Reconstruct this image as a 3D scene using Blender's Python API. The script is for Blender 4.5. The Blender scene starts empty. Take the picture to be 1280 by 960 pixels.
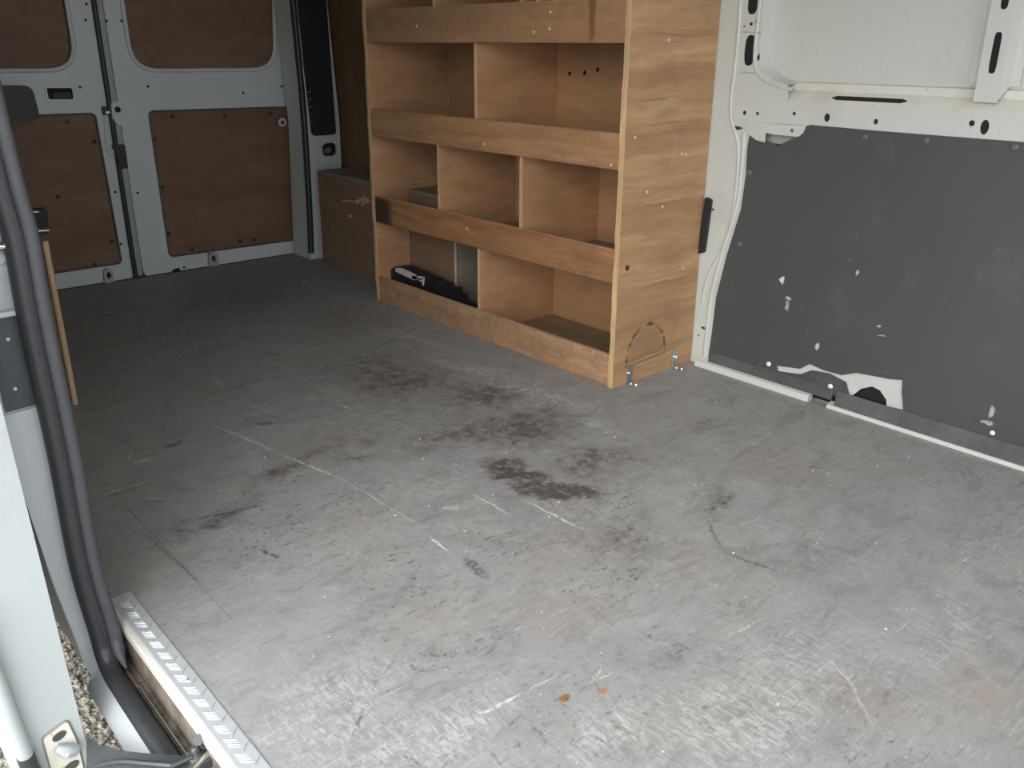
import bpy, bmesh, math, random
from mathutils import Vector, Matrix
random.seed(7)
S = bpy.context.scene
COL = S.collection
# ------------------------------------------------------------------ camera
F_PX = 1094.08
CAM = Vector((0.0, 0.0, 0.95))
R_ = Vector((0.75313038, -0.65784255, 0.00614988))
D_ = Vector((-0.23240575, -0.27479163, -0.93299364))
F_ = Vector((0.61545284, 0.70123658, -0.35984032))
cd = bpy.data.cameras.new('camera'); cam = bpy.data.objects.new('camera', cd); COL.objects.link(cam)
cd.sensor_width = 36.0; cd.lens = 36.0 * F_PX / 1280.0; cd.clip_start = 0.02
cam.matrix_world = Matrix(((R_.x, -D_.x, -F_.x, CAM.x), (R_.y, -D_.y, -F_.y, CAM.y), (R_.z, -D_.z, -F_.z, CAM.z), (0, 0, 0, 1)))
S.camera = cam
# ------------------------------------------------------------------ world: bright overcast sky
w = bpy.data.worlds.new('overcast_sky'); S.world = w; w.use_nodes = True
bg = w.node_tree.nodes['Background']
bg.inputs[0].default_value = (0.91, 0.96, 1.0, 1); bg.inputs[1].default_value = 1.0
S.view_settings.view_transform = 'Standard'; S.view_settings.look = 'None'
S.view_settings.gamma = 1.0; S.view_settings.use_curve_mapping = False
S.view_settings.exposure = 1.88
# veiled sun: a broad bright part of the cloud cover on the open-door side
sl = bpy.data.lights.new('veiled_sun', 'SUN'); so = bpy.data.objects.new('veiled_sun', sl); COL.objects.link(so)
sl.energy = .78; sl.angle = math.radians(55); sl.color = (1.0, .98, .95)
so.rotation_euler = Vector((1.0, .55, -.66)).to_track_quat('-Z', 'Y').to_euler()

# ------------------------------------------------------------------ pixel -> place
def px(x, y, ax, v):
    d = R_ * ((x - 640) / F_PX) + D_ * ((y - 480) / F_PX) + F_
    return CAM + d * ((v - CAM[ax]) / d[ax])
OTH = {0: (1, 2), 1: (0, 2), 2: (0, 1)}
def p2(x, y, ax, v):
    p = px(x, y, ax, v); a, b = OTH[ax]; return (p[a], p[b])
def pl2(pts, ax, v): return [p2(x, y, ax, v) for x, y in pts]

# ------------------------------------------------------------------ materials
class NT:
    def __init__(s, name):
        s.m = bpy.data.materials.new(name); s.m.use_nodes = True
        s.t = s.m.node_tree; s.b = s.t.nodes['Principled BSDF']
        s.pos = s.t.nodes.new('ShaderNodeNewGeometry').outputs['Position']
        s._rnd = None
    def n(s, k, **kw):
        o = s.t.nodes.new('ShaderNode' + k)
        for a, v in kw.items(): setattr(o, a, v)
        return o
    def put(s, sock, v):
        if v is None: return
        if hasattr(v, 'is_output'): s.t.links.new(v, sock)
        elif isinstance(v, (tuple, list)) and sock.type == 'RGBA' and len(v) == 3: sock.default_value = (*v, 1)
        else: sock.default_value = v
    def math(s, op, a, b=None, c=None, clamp=False):
        o = s.n('Math', operation=op, use_clamp=clamp)
        for i, v in enumerate((a, b, c)): s.put(o.inputs[i], v)
        return o.outputs[0]
    def vm(s, op, a, b=None):
        o = s.n('VectorMath', operation=op); s.put(o.inputs[0], a); s.put(o.inputs[1], b); return o.outputs[0]
    def mapp(s, loc=(0, 0, 0), rot=(0, 0, 0), sc=(1, 1, 1), vec=None, typ='POINT'):
        o = s.n('Mapping', vector_type=typ); s.put(o.inputs[0], vec or s.pos)
        o.inputs[1].default_value = loc; o.inputs[2].default_value = rot; o.inputs[3].default_value = sc
        return o.outputs[0]
    def noise(s, scale, detail=3, rough=.5, vec=None, dist=0, color=False):
        o = s.n('TexNoise'); s.put(o.inputs['Vector'], vec or s.pos); o.inputs['Scale'].default_value = scale
        o.inputs['Detail'].default_value = detail; o.inputs['Roughness'].default_value = rough; o.inputs['Distortion'].default_value = dist
        return o.outputs[1 if color else 0]
    def ramp(s, f, stops):
        o = s.n('ValToRGB'); s.put(o.inputs[0], f); e = o.color_ramp.elements
        while len(e) < len(stops): e.new(.5)
        for i, (p, c) in enumerate(stops):
            e[i].position = p; e[i].color = (*c, 1) if isinstance(c, tuple) else (c, c, c, 1)
        return o.outputs[0]
    def step(s, f, a, b):
        o = s.n('MapRange'); s.put(o.inputs[0], f); o.inputs[1].default_value = a; o.inputs[2].default_value = b
        return o.outputs[0]
    def mix(s, f, a, b, blend='MIX'):
        o = s.n('Mix', data_type='RGBA', blend_type=blend); s.put(o.inputs[0], f); s.put(o.inputs[6], a); s.put(o.inputs[7], b)
        return o.outputs[2]
    def blob(s, c, r, ang=0, vec=None):
        q = vec or s.pos
        if ang == 0:
            o = s.n('VectorMath', operation='MULTIPLY_ADD'); s.put(o.inputs[0], q)
            o.inputs[1].default_value = [1 / k for k in r]; o.inputs[2].default_value = [-a / k for a, k in zip(c, r)]; v = o.outputs[0]
        else: v = s.mapp((c[0], c[1], c[2]), (0, 0, ang), r, q, 'TEXTURE')
        o = s.n('TexGradient', gradient_type='SPHERICAL'); s.put(o.inputs[0], v); return o.outputs[1]
    def rnd(s):
        if s._rnd is None: s._rnd = s.n('ObjectInfo').outputs['Random']
        return s._rnd
    def out(s, col=None, rough=.5, metal=0, bump=None, bs=.2, bd=.002, spec=None):
        s.put(s.b.inputs['Base Color'], col); s.put(s.b.inputs['Roughness'], rough); s.put(s.b.inputs['Metallic'], metal)
        if spec is not None: s.put(s.b.inputs['Specular IOR Level'], spec)
        if bump is not None:
            o = s.n('Bump'); s.put(o.inputs['Height'], bump); o.inputs['Strength'].default_value = bs; o.inputs['Distance'].default_value = bd
            s.t.links.new(o.outputs[0], s.b.inputs['Normal'])
        return s.m

def m_paint(name, c, dirt=.25, dc=(.30, .24, .17), rough=.38):
    t = NT(name)
    a = t.step(t.noise(5, 5, .65), .52, .80); b = t.step(t.noise(90, 2, .6), .66, .74)
    k = t.math('MULTIPLY', t.math('MAXIMUM', t.math('MULTIPLY', a, .5), t.math('MULTIPLY', b, .5)), dirt * 2, clamp=True)
    return t.out(t.mix(k, c, dc), t.math('ADD', t.math('MULTIPLY', a, .2), rough), bump=t.noise(25, 2), bs=.03)
def m_plain(name, c, rough=.5, metal=0, var=.15, sc=40, spec=None):
    t = NT(name); n = t.noise(sc, 4, .6)
    return t.out(t.mix(n, tuple(v * (1 - var) for v in c), tuple(min(1, v * (1 + var)) for v in c)), rough, metal, bump=n, bs=.06, spec=spec)
def m_wood(name, ax, light, dark, dirt=.3, across=26., along=1.5, grime=(.10, .075, .055), extra=None, rough=.55):
    t = NT(name)
    sc = [across] * 3; sc[ax] = along
    rv = t.n('CombineXYZ'); 
    for i in range(3): t.put(rv.inputs[i], t.math('MULTIPLY', t.rnd(), 7.3 + i * 3.1))
    warp = t.noise(2.2, 2, .5, vec=t.vm('ADD', t.pos, rv.outputs[0]), color=True)
    sw = t.vm('SCALE', warp); sw.node.inputs['Scale'].default_value = .10
    v = t.vm('ADD', t.vm('ADD', t.pos, rv.outputs[0]), sw)
    g = t.noise(1.0, 5, .62, vec=t.mapp(sc=sc, vec=v), dist=.5)
    g2 = t.noise(1.0, 3, .6, vec=t.mapp(sc=[k * 5 for k in sc], vec=v))
    col = t.ramp(g, [(.30, dark), (.50, tuple((a + b) / 2 for a, b in zip(light, dark))), (.68, light)])
    col = t.mix(t.math('MULTIPLY', t.step(g2, .42, .68), .30), col, tuple(x * .72 for x in dark))
    col = t.mix(t.math('MULTIPLY', t.step(t.rnd(), 0, 1), .22), col, tuple(x * .75 for x in light))
    d = t.step(t.noise(6, 6, .7, vec=t.mapp((3, 1, 2))), .50, .78)
    col = t.mix(t.math('MULTIPLY', d, dirt), col, grime)
    sp = t.step(t.noise(120, 1, .5), .74, .78)
    col = t.mix(t.math('MULTIPLY', sp, .5), col, (.62, .52, .40))
    if extra: col = extra(t, col)
    return t.out(col, rough, bump=g, bs=.10, spec=.3)

WHITE = m_paint('white_van_paint', (.53, .54, .505), .26)
WHITE_OUT = m_paint('white_body_paint', (.74, .76, .76), .10, rough=.22)
PILLARW = m_paint('pillar_paint', (.48, .50, .515), .12, rough=.3)
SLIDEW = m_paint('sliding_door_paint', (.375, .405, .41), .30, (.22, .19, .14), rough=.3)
WHITE_DIRTY = m_paint('dusty_white_paint', (.62, .60, .53), .7, (.36, .29, .21))
DOORW = m_paint('rear_door_paint', (.62, .645, .65), .12)
LT, DK = (.54, .335, .180), (.30, .162, .078)
def shelf_side_extra(t, col):
    # charred ring on the end panel and worn grooves
    c = px(808, 432, 1, 1.632)
    wob = t.vm('SCALE', t.noise(40, 3, .6, color=True)); wob.node.inputs['Scale'].default_value = .012
    v = t.vm('ADD', t.pos, wob)
    def ring(cx, cz, rx, rz):
        m = t.n('Mapping', vector_type='TEXTURE'); t.put(m.inputs[0], v)
        m.inputs[1].default_value = (cx + .006, 1.632, cz + .006); m.inputs[3].default_value = (rx, 10, rz)
        o = t.n('VectorMath', operation='LENGTH'); t.put(o.inputs[0], m.outputs[0]); return o.outputs['Value']
    L = ring(c.x, c.z - .035, .088, .105)
    line = t.step(t.math('ABSOLUTE', t.math('SUBTRACT', L, 1.0)), .085, .02)
    sx = t.n('SeparateXYZ'); t.put(sx.inputs[0], v)
    up = t.step(sx.outputs[2], c.z - .050, c.z - .042)
    brk = t.step(t.noise(38, 4, .7), .42, .58)
    k = t.math('MULTIPLY', t.math('MULTIPLY', line, up), brk)
    col = t.mix(t.math('MULTIPLY', k, .9), col, (.035, .022, .014))
    inside = t.math('MULTIPLY', t.step(L, 1.0, .8), up)
    col = t.mix(t.math('MULTIPLY', inside, .35), col, (.17, .11, .07))
    for (x0, y0, x1, y1, dk) in [(788, 263, 868, 247, 1), (788, 258, 868, 243, 0), (790, 362, 866, 345, 1), (790, 357, 866, 341, 0), (795, 157, 885, 150, 1), (798, 38, 880, 48, 1), (785, 462, 866, 428, 0), (783, 456, 840, 434, 0), (783, 459, 850, 432, 1), (786, 452, 822, 437, 1), (790, 128, 860, 118, 1)]:
        a, b = px(x0, y0, 1, 1.632), px(x1, y1, 1, 1.632); m = (a + b) / 2; d = b - a
        mm = t.n('Mapping', vector_type='TEXTURE'); t.put(mm.inputs[0], v); mm.inputs[1].default_value = (m.x + .006, 1.632, m.z + .006)
        mm.inputs[2].default_value = (0, -math.atan2(d.z, d.x), 0); mm.inputs[3].default_value = (d.length * .55, .3, .0036)
        g_ = t.n('TexGradient', gradient_type='SPHERICAL'); t.put(g_.inputs[0], mm.outputs[0])
        col = t.mix(t.math('MULTIPLY', t.step(g_.outputs[1], .02, .6), .42), col, (.15, .085, .04) if dk else (.60, .43, .26))
    return col
PLY_END = m_wood('plywood_end_panel', 0, LT, DK, .28, across=17., along=.9, extra=shelf_side_extra)
PLY_LIP = m_wood('plywood_lip', 1, (.50, .280, .145), (.32, .165, .078), .45, across=34., along=1.6)
def kick_extra(t, col):
    d = t.step(t.noise(22, 5, .75), .47, .66)
    col = t.mix(t.math('MULTIPLY', d, .7), col, (.22, .15, .105))
    return t.mix(t.math('MULTIPLY', t.step(t.noise(60, 3, .6), .62, .70), .7), col, (.50, .38, .25))
PLY_KICK = m_wood('plywood_kickboard', 1, (.50, .30, .165), (.30, .16, .085), .45, across=34., along=2.0, extra=kick_extra)
def burn_extra(t, col):
    c = px(474, 262, 0, 1.83)
    wob = t.vm('SCALE', t.noise(30, 3, .6, color=True)); wob.node.inputs['Scale'].default_value = .03
    b = t.blob((c.x, c.y, c.z), (.2, .085, .10), vec=t.vm('ADD', t.pos, wob))
    return t.mix(t.math('MULTIPLY', t.step(b, .05, .5), .88), col, (.03, .022, .02))
PLY_BURN = m_wood('plywood_lip_burnt', 1, (.44, .225, .105), (.24, .110, .05), .5, across=34., along=1.6, extra=burn_extra)
def drip_extra(t, col):
    c = px(738, 22, 0, 1.83)
    wob = t.vm('SCALE', t.noise(30, 2, .6, color=True)); wob.node.inputs['Scale'].default_value = .012
    b = t.blob((c.x, c.y, c.z + .03), (.2, .016, .12), vec=t.vm('ADD', t.pos, wob))
    return t.mix(t.math('MULTIPLY', t.step(b, .03, .4), .75), col, (.17, .075, .03))
PLY_TOPLIP = m_wood('plywood_lip_stained', 1, (.45, .255, .138), (.32, .175, .09), .35, across=20., along=1.4, extra=drip_extra)
PLY_IN = m_wood('plywood_inner', 0, (.54, .300, .160), (.38, .200, .100), .35, across=9., along=1.5)
PLY_BACK = m_wood('plywood_back', 1, (.54, .310, .160), (.40, .215, .11), .30, across=8., along=1.5)
PLY_EDGE = m_wood('plywood_edge', 2, (.72, .50, .28), (.50, .31, .15), .35, across=70., along=4.)
PLY_EDGE_Y = m_wood('plywood_edge_long', 1, (.62, .44, .27), (.45, .29, .16), .35, across=70., along=4.)
PLY_SHELF = m_wood('dusty_shelf_board', 1, (.33, .235, .15), (.23, .16, .10), .9, across=14., along=2., grime=(.17, .155, .14))
PLY_DARK = m_wood('dark_plywood', 2, (.265, .160, .090), (.185, .110, .062), .45, across=10., along=1.6, grime=(.09, .06, .04))
PLY_DOOR = m_wood('door_plywood', 0, (.245, .148, .092), (.180, .106, .066), .4, across=9., along=1.3, grime=(.10, .06, .035))
PLY_ARCH = m_wood('wheel_box_plywood', 1, (.30, .20, .13), (.21, .135, .085), .6, across=14., along=1.5, grime=(.13, .11, .10))
PLY_PALE = m_wood('pale_timber', 2, (.62, .47, .30), (.46, .32, .18), .4, across=40., along=3.)
RUBBER = m_plain('black_rubber', (.030, .031, .035), .42, var=.2)
RUBBER_G = m_plain('grey_rubber_flange', (.060, .062, .070), .55, var=.2)
BLACK = m_plain('black_plastic', (.016, .017, .020), .5)
SHADE_AND_BLACK = m_plain('hole_shade_and_black', (.012, .012, .012), .9)  # near-black: painted shade inside openings, also plain black parts
NAVY = m_plain('blue_black_trim', (.024, .027, .036), .45)
STEEL = m_plain('zinc_steel', (.62, .62, .58), .38, 1.0, .2)
CHROME = m_plain('chrome_rod', (.80, .80, .80), .15, 1.0, .05)
ALU = m_plain('tread_aluminium', (.56, .58, .59), .45, .35, .10)
DARKMETAL = m_plain('greasy_dark_metal', (.10, .105, .11), .42, .6, .35)
RUST = m_plain('rusty_metal', (.16, .085, .05), .8, .2, .5)
SCREWB = m_plain('brown_screw_head', (.045, .030, .022), .6)
def m_riser():
    t = NT('grimy_step_metal')
    n = t.noise(14, 6, .7); n2 = t.noise(60, 4, .7)
    c = t.ramp(n, [(.30, (.07, .055, .045)), (.50, (.20, .16, .125)), (.70, (.36, .32, .28))])
    return t.out(t.mix(t.step(n2, .5, .8), c, (.05, .04, .035)), .75, bump=n2, bs=.5)
GRIME = m_riser()
def m_liner():
    t = NT('dark_grey_liner')
    n = t.noise(3, 4, .55); f = t.noise(180, 2, .6)
    c = t.mix(n, (.052, .053, .055), (.072, .072, .072))
    sm = t.step(t.noise(4.5, 5, .65, vec=t.mapp((4, 7, 1))), .58, .80)
    c = t.mix(t.math('MULTIPLY', sm, .35), c, (.16, .155, .145))
    sp = t.step(t.noise(75, 2, .5, vec=t.mapp((1, 2, 3))), .745, .77)
    z = t.n('SeparateXYZ'); t.put(z.inputs[0], t.pos)
    low = t.step(z.outputs[2], .55, .15)
    c = t.mix(t.math('MULTIPLY', sp, t.math('ADD', t.math('MULTIPLY', low, .6), .08)), c, (.45, .45, .43))
    # chips and scuffs of their own shape
    wob = t.vm('SCALE', t.noise(70, 3, .6, color=True)); wob.node.inputs['Scale'].default_value = .022
    LV = t.vm('ADD', t.pos, wob)
    for (x, y, ry, rz, k) in [(979, 350, .014, .022, 1), (987, 372, .02, .012, .7), (985, 382, .01, .025, .5), (1023, 433, .012, .02, .8), (1073, 341, .005, .016, .8), (1240, 515, .016, .03, .6), (1235, 528, .03, .008, .5), (1100, 408, .012, .006, .6), (1103, 419, .02, .005, .5)]:
        p = px(x, y, 0, 2.207)
        b = t.blob((p.x, p.y + .011, p.z + .011), (.3, ry * .62, rz * .62), vec=LV)
        c = t.mix(t.math('MULTIPLY', t.step(b, .02, .35), k), c, (.60, .60, .57))
    return t.out(c, .52, bump=f, bs=.12, spec=.45)
LINER = m_liner()
def m_skirt():
    t = NT('dusty_liner_skirt'); n = t.noise(8, 5, .65)
    c = t.mix(t.step(n, .40, .75), (.058, .059, .060), (.105, .103, .098))
    return t.out(c, .6, bump=t.noise(150, 2), bs=.1)
SKIRT = m_skirt()

def m_floor():
    t = NT('worn_grey_floor_paint')
    FP = lambda x, y: px(x, y, 2, 0.0)
    wob = t.vm('SCALE', t.noise(9, 5, .65, color=True)); wob.node.inputs['Scale'].default_value = .16
    off = t.vm('SUBTRACT', wob, (.08, .08, .08)); V = t.vm('ADD', t.pos, off)
    wob2 = t.vm('SCALE', t.noise(30, 3, .6, color=True)); wob2.node.inputs['Scale'].default_value = .022
    V2 = t.vm('ADD', t.pos, t.vm('SUBTRACT', wob2, (.011, .011, .011)))
    big = t.noise(1.6, 4, .55); mid = t.noise(9, 6, .65); fine = t.noise(70, 4, .7); grit = t.noise(260, 2, .6)
    c = t.mix(big, (.250, .246, .246), (.330, .326, .320))
    c = t.mix(t.math('MULTIPLY', t.step(mid, .40, .70), .45), c, (.41, .405, .385))
    c = t.mix(t.math('MULTIPLY', t.step(fine, .48, .75), .28), c, (.16, .156, .152))
    # warm worn patches
    warm = t.step(t.noise(3.2, 5, .6, vec=t.mapp((9, 3, 0))), .52, .74)
    c = t.mix(t.math('MULTIPLY', warm, .42), c, (.33, .275, .225))
    def acc(lst, vec):
        r = None
        for (x, y, rx, ry, ang, k) in lst:
            p = FP(x, y); b = t.math('MULTIPLY', t.blob((p.x, p.y, 0), (rx, ry, .5), math.radians(ang), vec), k)
            r = b if r is None else t.math('ADD', r, b)
        return r
    # brown-black soaked-in stains (x, y, rx, ry, angle, strength)
    st = acc([(560, 520, .75, .35, -20, .55), (650, 620, .45, .3, -20, .4), (380, 470, .5, .4, 0, .35), (300, 375, .50, .32, 0, .75), (430, 400, .28, .34, 0, .8), (200, 420, .30, .40, 0, .25), (470, 455, .26, .24, 0, .8), (500, 480, .20, .20, 0, 1.1), (560, 470, .16, .16, 0, .6), (610, 492, .16, .13, 0, 1.4),
              (660, 535, .20, .15, 0, 1.5), (628, 585, .085, .075, 0, 3.2), (700, 612, .13, .055, -50, 3.4), (660, 598, .10, .04, -50, 2.2), (730, 575, .14, .10, 0, 1.2), (800, 570, .25, .15, 0, .6),
              (560, 545, .22, .10, 0, .9), (420, 560, .20, .14, 0, .6), (280, 645, .15, .05, 12, 1.2), (225, 660, .10, .10, 0, .8), (350, 590, .14, .05, 20, 1.0), (770, 665, .13, .06, 0, .9), (880, 640, .08, .04, 20, .8), (900, 625, .07, .035, 10, 1.3), (1005, 705, .16, .07, -20, .8), (935, 690, .12, .06, -30, .7), (790, 690, .18, .10, 0, .7), (990, 520, .07, .035, 0, .7), (830, 815, .10, .06, 0, .6), (880, 530, .09, .05, 0, .5)], V)
    stn = t.math('MULTIPLY', st, t.step(t.noise(24, 6, .80, vec=t.mapp((2, 5, 1))), .34, .64))
    stc = t.mix(t.step(stn, .5, 1.3), (.135, .112, .103), (.050, .034, .032))
    c = t.mix(t.math('MULTIPLY', t.step(stn, .04, .85), .85), c, stc)
    # pale rubbed bands
    pa = acc([(600, 462, .30, .06, -72, 1.3), (660, 487, .22, .05, -72, 1.5), (705, 505, .14, .05, -60, 1.3), (735, 525, .10, .04, -60, 1.0), (560, 470, .16, .05, -72, .8), (500, 420, .35, .03, -76, .8), (555, 632, .03, .02, 0, 2.5),
              (600, 900, .14, .07, 20, .8), (420, 880, .2, .14, 0, .9), (860, 900, .18, .12, 0, .8), (1000, 830, .22, .14, 0, .6), (560, 600, .2, .06, 0, .5), (1180, 800, .2, .15, 0, .5), (960, 910, .18, .10, 20, 1.0), (740, 930, .14, .07, 0, .8), (520, 930, .16, .08, 0, .8), (1190, 760, .10, .04, 45, .9)], V)
    pan = t.math('MULTIPLY', pa, t.step(t.noise(1, 5, .7, vec=t.mapp(rot=(0, 0, .5), sc=(110, 34, 20)), dist=1.0), .44, .66))
    c = t.mix(t.math('MULTIPLY', t.step(pan, .03, .6), .75), c, (.50, .495, .47))
    tn = acc([(1080, 880, .14, .07, -60, 1.2), (1210, 860, .12, .08, 0, 1.0), (720, 760, .16, .10, 0, .9), (690, 690, .16, .10, 0, .8), (540, 770, .16, .10, 0, .6), (830, 900, .08, .05, 0, .6), (950, 580, .12, .06, 0, .6)], V)
    c = t.mix(t.math('MULTIPLY', t.step(tn, .03, .9), .42), c, (.31, .255, .21))
    # scuffs: dark stretched flecks, denser where the traffic is
    ys = t.n('SeparateXYZ'); t.put(ys.inputs[0], t.pos)
    sd = t.step(t.noise(2.4, 4, .6, vec=t.mapp((5, 8, 2))), .45, .68)
    spots = acc([(445, 572, .08, .05, 0, 1.5), (455, 620, .12, .07, 0, 1.3), (480, 700, .10, .05, 0, 1.3), (545, 745, .10, .07, 0, 1.0), (740, 620, .14, .10, -45, 2.0), (780, 670, .13, .06, 0, 1.6), (880, 625, .08, .05, 20, 1.2), (300, 570, .10, .06, 0, 1.0), (350, 600, .14, .05, 20, 1.4), (360, 655, .22, .05, 15, 1.4),
              (215, 555, .06, .04, 20, 1.6), (760, 720, .16, .08, 0, 1.0), (830, 800, .07, .05, 0, 1.0), (530, 825, .08, .05, 0, .9), (600, 800, .10, .06, 0, .8), (640, 680, .12, .08, 0, .9), (560, 500, .3, .2, 0, .7), (400, 640, .25, .12, 0, .8), (1000, 600, .07, .04, 0, .6), (990, 520, .08, .04, 0, .6)], V)
    dens = t.math('ADD', t.math('ADD', t.math('MULTIPLY', sd, .55), .10), spots)
    smk = t.step(t.noise(1, 6, .72, vec=t.mapp(rot=(0, 0, .3), sc=(9, 22, 9)), dist=1.2), .50, .72)
    c = t.mix(t.math('MULTIPLY', smk, .52), c, (.135, .122, .112))
    smp = t.step(t.noise(1, 6, .72, vec=t.mapp((3, 3, 0), (0, 0, -.6), (26, 11, 9)), dist=1.2), .54, .74)
    c = t.mix(t.math('MULTIPLY', smp, .40), c, (.44, .43, .41))
    fl = t.noise(1, 4, .7, vec=t.mapp(rot=(0, 0, .75), sc=(42, 120, 20)), dist=.6)
    fl2 = t.noise(1, 4, .7, vec=t.mapp(rot=(0, 0, -.45), sc=(150, 50, 20)), dist=.6)
    f = t.math('MAXIMUM', t.step(fl, .585, .65), t.step(fl2, .60, .66))
    c = t.mix(t.math('MULTIPLY', f, t.math('MINIMUM', dens, .85)), c, (.055, .050, .048))
    # fine pale scratches in three directions
    for (rot, sx, sy, o, a) in ((.35, 14, 260, 0, .615), (-.7, 18, 300, 4, .625), (1.25, 12, 280, 8, .62)):
        s_ = t.step(t.noise(1, 3, .7, vec=t.mapp((o, o, 0), (0, 0, rot), (sx, sy, 10)), dist=.5), a, a + .06)
        k = t.step(t.noise(2.6, 3, .6, vec=t.mapp((o + 1, 2, 0))), .42, .66)
        c = t.mix(t.math('MULTIPLY', t.math('MULTIPLY', s_, k), .55), c, (.60, .60, .57))
    # single scratches and gouges: ends in the picture, width in metres
    def seg(x0, y0, x1, y1, wd):
        a, b = FP(x0, y0), FP(x1, y1); m = (a + b) / 2; d = b - a
        return t.blob((m.x, m.y, 0), (d.length / 2 * 1.2, wd * .7, .5), math.atan2(d.y, d.x), V2)
    brk = t.step(t.noise(70, 5, .75), .40, .54)
    for (x0, y0, x1, y1, wd, k) in [(265, 530, 345, 565, .006, .8), (345, 565, 430, 600, .005, .9), (430, 600, 530, 660, .004, .5), (535, 670, 560, 690, .005, .9), (590, 617, 640, 645, .005, .8), (660, 628, 735, 665, .006, .8), (598, 893, 655, 866, .006, .9), (655, 866, 700, 842, .004, .5), (118, 623, 195, 598, .005, .6),
            (160, 578, 190, 574, .005, .8), (160, 578, 164, 563, .004, .6), (265, 470, 282, 486, .005, .6), (180, 622, 210, 625, .006, .7), (125, 459, 145, 455, .008, .6), (480, 408, 560, 436, .006, .5), (700, 300, 701, 301, .001, .0), (740, 850, 750, 835, .004, .6), (735, 855, 770, 838, .003, .6), (1050, 830, 1090, 905, .006, .35), (1035, 820, 1060, 850, .004, .5), (900, 800, 960, 770, .004, .4), (760, 880, 800, 930, .004, .4), (300, 500, 350, 520, .004, .3), (420, 505, 440, 512, .006, .6)]:
        if k: c = t.mix(t.math('MULTIPLY', t.math('MULTIPLY', t.step(seg(x0, y0, x1, y1, wd), .02, .45), brk), k), c, (.66, .65, .61))
    for (x0, y0, x1, y1, wd, k) in [(230, 652, 335, 630, .010, .75), (318, 684, 352, 699, .008, .85), (578, 694, 606, 722, .024, .7), (440, 928, 455, 885, .006, .6), (478, 845, 500, 815, .005, .4), (205, 560, 228, 551, .020, .8), (318, 530, 345, 528, .020, .7), (880, 645, 905, 690, .008, .55), (905, 690, 985, 720, .008, .55), (430, 575, 465, 570, .016, .7), (175, 662, 262, 738, .008, .5),
            (600, 925, 625, 955, .006, .4), (660, 900, 690, 935, .005, .35), (700, 520, 740, 520, .012, .5), (1008, 583, 1030, 585, .008, .5), (1110, 610, 1116, 612, .006, .9), (900, 430, 935, 440, .01, .3), (870, 530, 890, 525, .008, .5), (520, 820, 560, 818, .006, .4), (515, 838, 570, 836, .006, .4), (290, 405, 330, 400, .02, .5), (330, 440, 350, 445, .02, .5), (440, 455, 470, 450, .02, .5), (470, 395, 500, 398, .02, .5)]:
        c = t.mix(t.math('MULTIPLY', t.math('MULTIPLY', t.step(seg(x0, y0, x1, y1, wd), .02, .5), brk), k), c, (.060, .052, .048))
    # footprint bars
    pk = t.step(t.noise(150, 1, .5, vec=t.mapp((7, 7, 7))), .755, .78)
    c = t.mix(t.math('MULTIPLY', pk, .6), c, (.70, .69, .66))
    c = t.mix(t.math('MULTIPLY', t.step(grit, .55, .8), .18), c, (.10, .10, .10))
    rg = t.math('ADD', t.math('MULTIPLY', mid, .25), .42)
    h = t.math('SUBTRACT', t.math('MULTIPLY', fine, .6), t.math('MULTIPLY', f, .4))
    return t.out(c, rg, bump=h, bs=.22, bd=.002, spec=.35)
FLOOR = m_floor()
def m_gravel():
    t = NT('mixed_gravel'); v = t.n('TexVoronoi'); t.put(v.inputs['Vector'], t.pos); v.inputs['Scale'].default_value = 95
    c = t.ramp(v.outputs['Color'], [(0, (.16, .13, .10)), (.35, (.34, .30, .24)), (.7, (.46, .42, .35)), (1, (.66, .63, .57))])
    return t.out(t.mix(t.noise(30, 4), c, (.33, .30, .25)), .9, bump=v.outputs['Distance'], bs=.8, bd=.01)
GRAVEL = m_gravel()

# ------------------------------------------------------------------ mesh helpers
WL = {}
def wl(o): return WL.get(o.name, Vector((0, 0, 0))) if o else Vector((0, 0, 0))
def tag(o, label=None, cat=None, group=None, kind=None):
    if label: o['label'] = label
    if cat: o['category'] = cat
    if group: o['group'] = group
    if kind: o['kind'] = kind
    return o
def link(name, me, loc, parent):
    o = bpy.data.objects.new(name, me); COL.objects.link(o)
    if parent: o.parent = parent; o.location = Vector(loc) - wl(parent)
    else: o.location = loc
    WL[o.name] = Vector(loc); return o
def empty(name, loc, label=None, cat=None, group=None, kind=None):
    o = link(name, None, Vector(loc), None); o.empty_display_size = .1
    return tag(o, label, cat, group, kind)
def obj(name, bm, mat, parent=None, smooth=30, origin=None):
    bmesh.ops.recalc_face_normals(bm, faces=bm.faces)
    vs = [v.co for v in bm.verts]
    lo = Vector([min(v[i] for v in vs) for i in range(3)]); hi = Vector([max(v[i] for v in vs) for i in range(3)])
    og = Vector(origin) if origin else Vector(((lo.x + hi.x) / 2, (lo.y + hi.y) / 2, lo.z))
    for v in bm.verts: v.co -= og
    me = bpy.data.meshes.new(name); bm.to_mesh(me); bm.free()
    for m in (mat if isinstance(mat, (list, tuple)) else [mat]): me.materials.append(m)
    if smooth:
        for p in me.polygons: p.use_smooth = True
        me.set_sharp_from_angle(angle=math.radians(smooth))
    return link(name, me, og, parent)
def bevel(bm, w, seg=1):
    if w: bmesh.ops.bevel(bm, geom=list(bm.edges), offset=w, segments=seg, affect='EDGES', clamp_overlap=True)
def bbox(bm, x0, x1, y0, y1, z0, z1):
    M = Matrix.Translation(((x0 + x1) / 2, (y0 + y1) / 2, (z0 + z1) / 2)) @ Matrix.Diagonal((x1 - x0, y1 - y0, z1 - z0, 1))
    return bmesh.ops.create_cube(bm, size=1, matrix=M)['verts']
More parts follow.
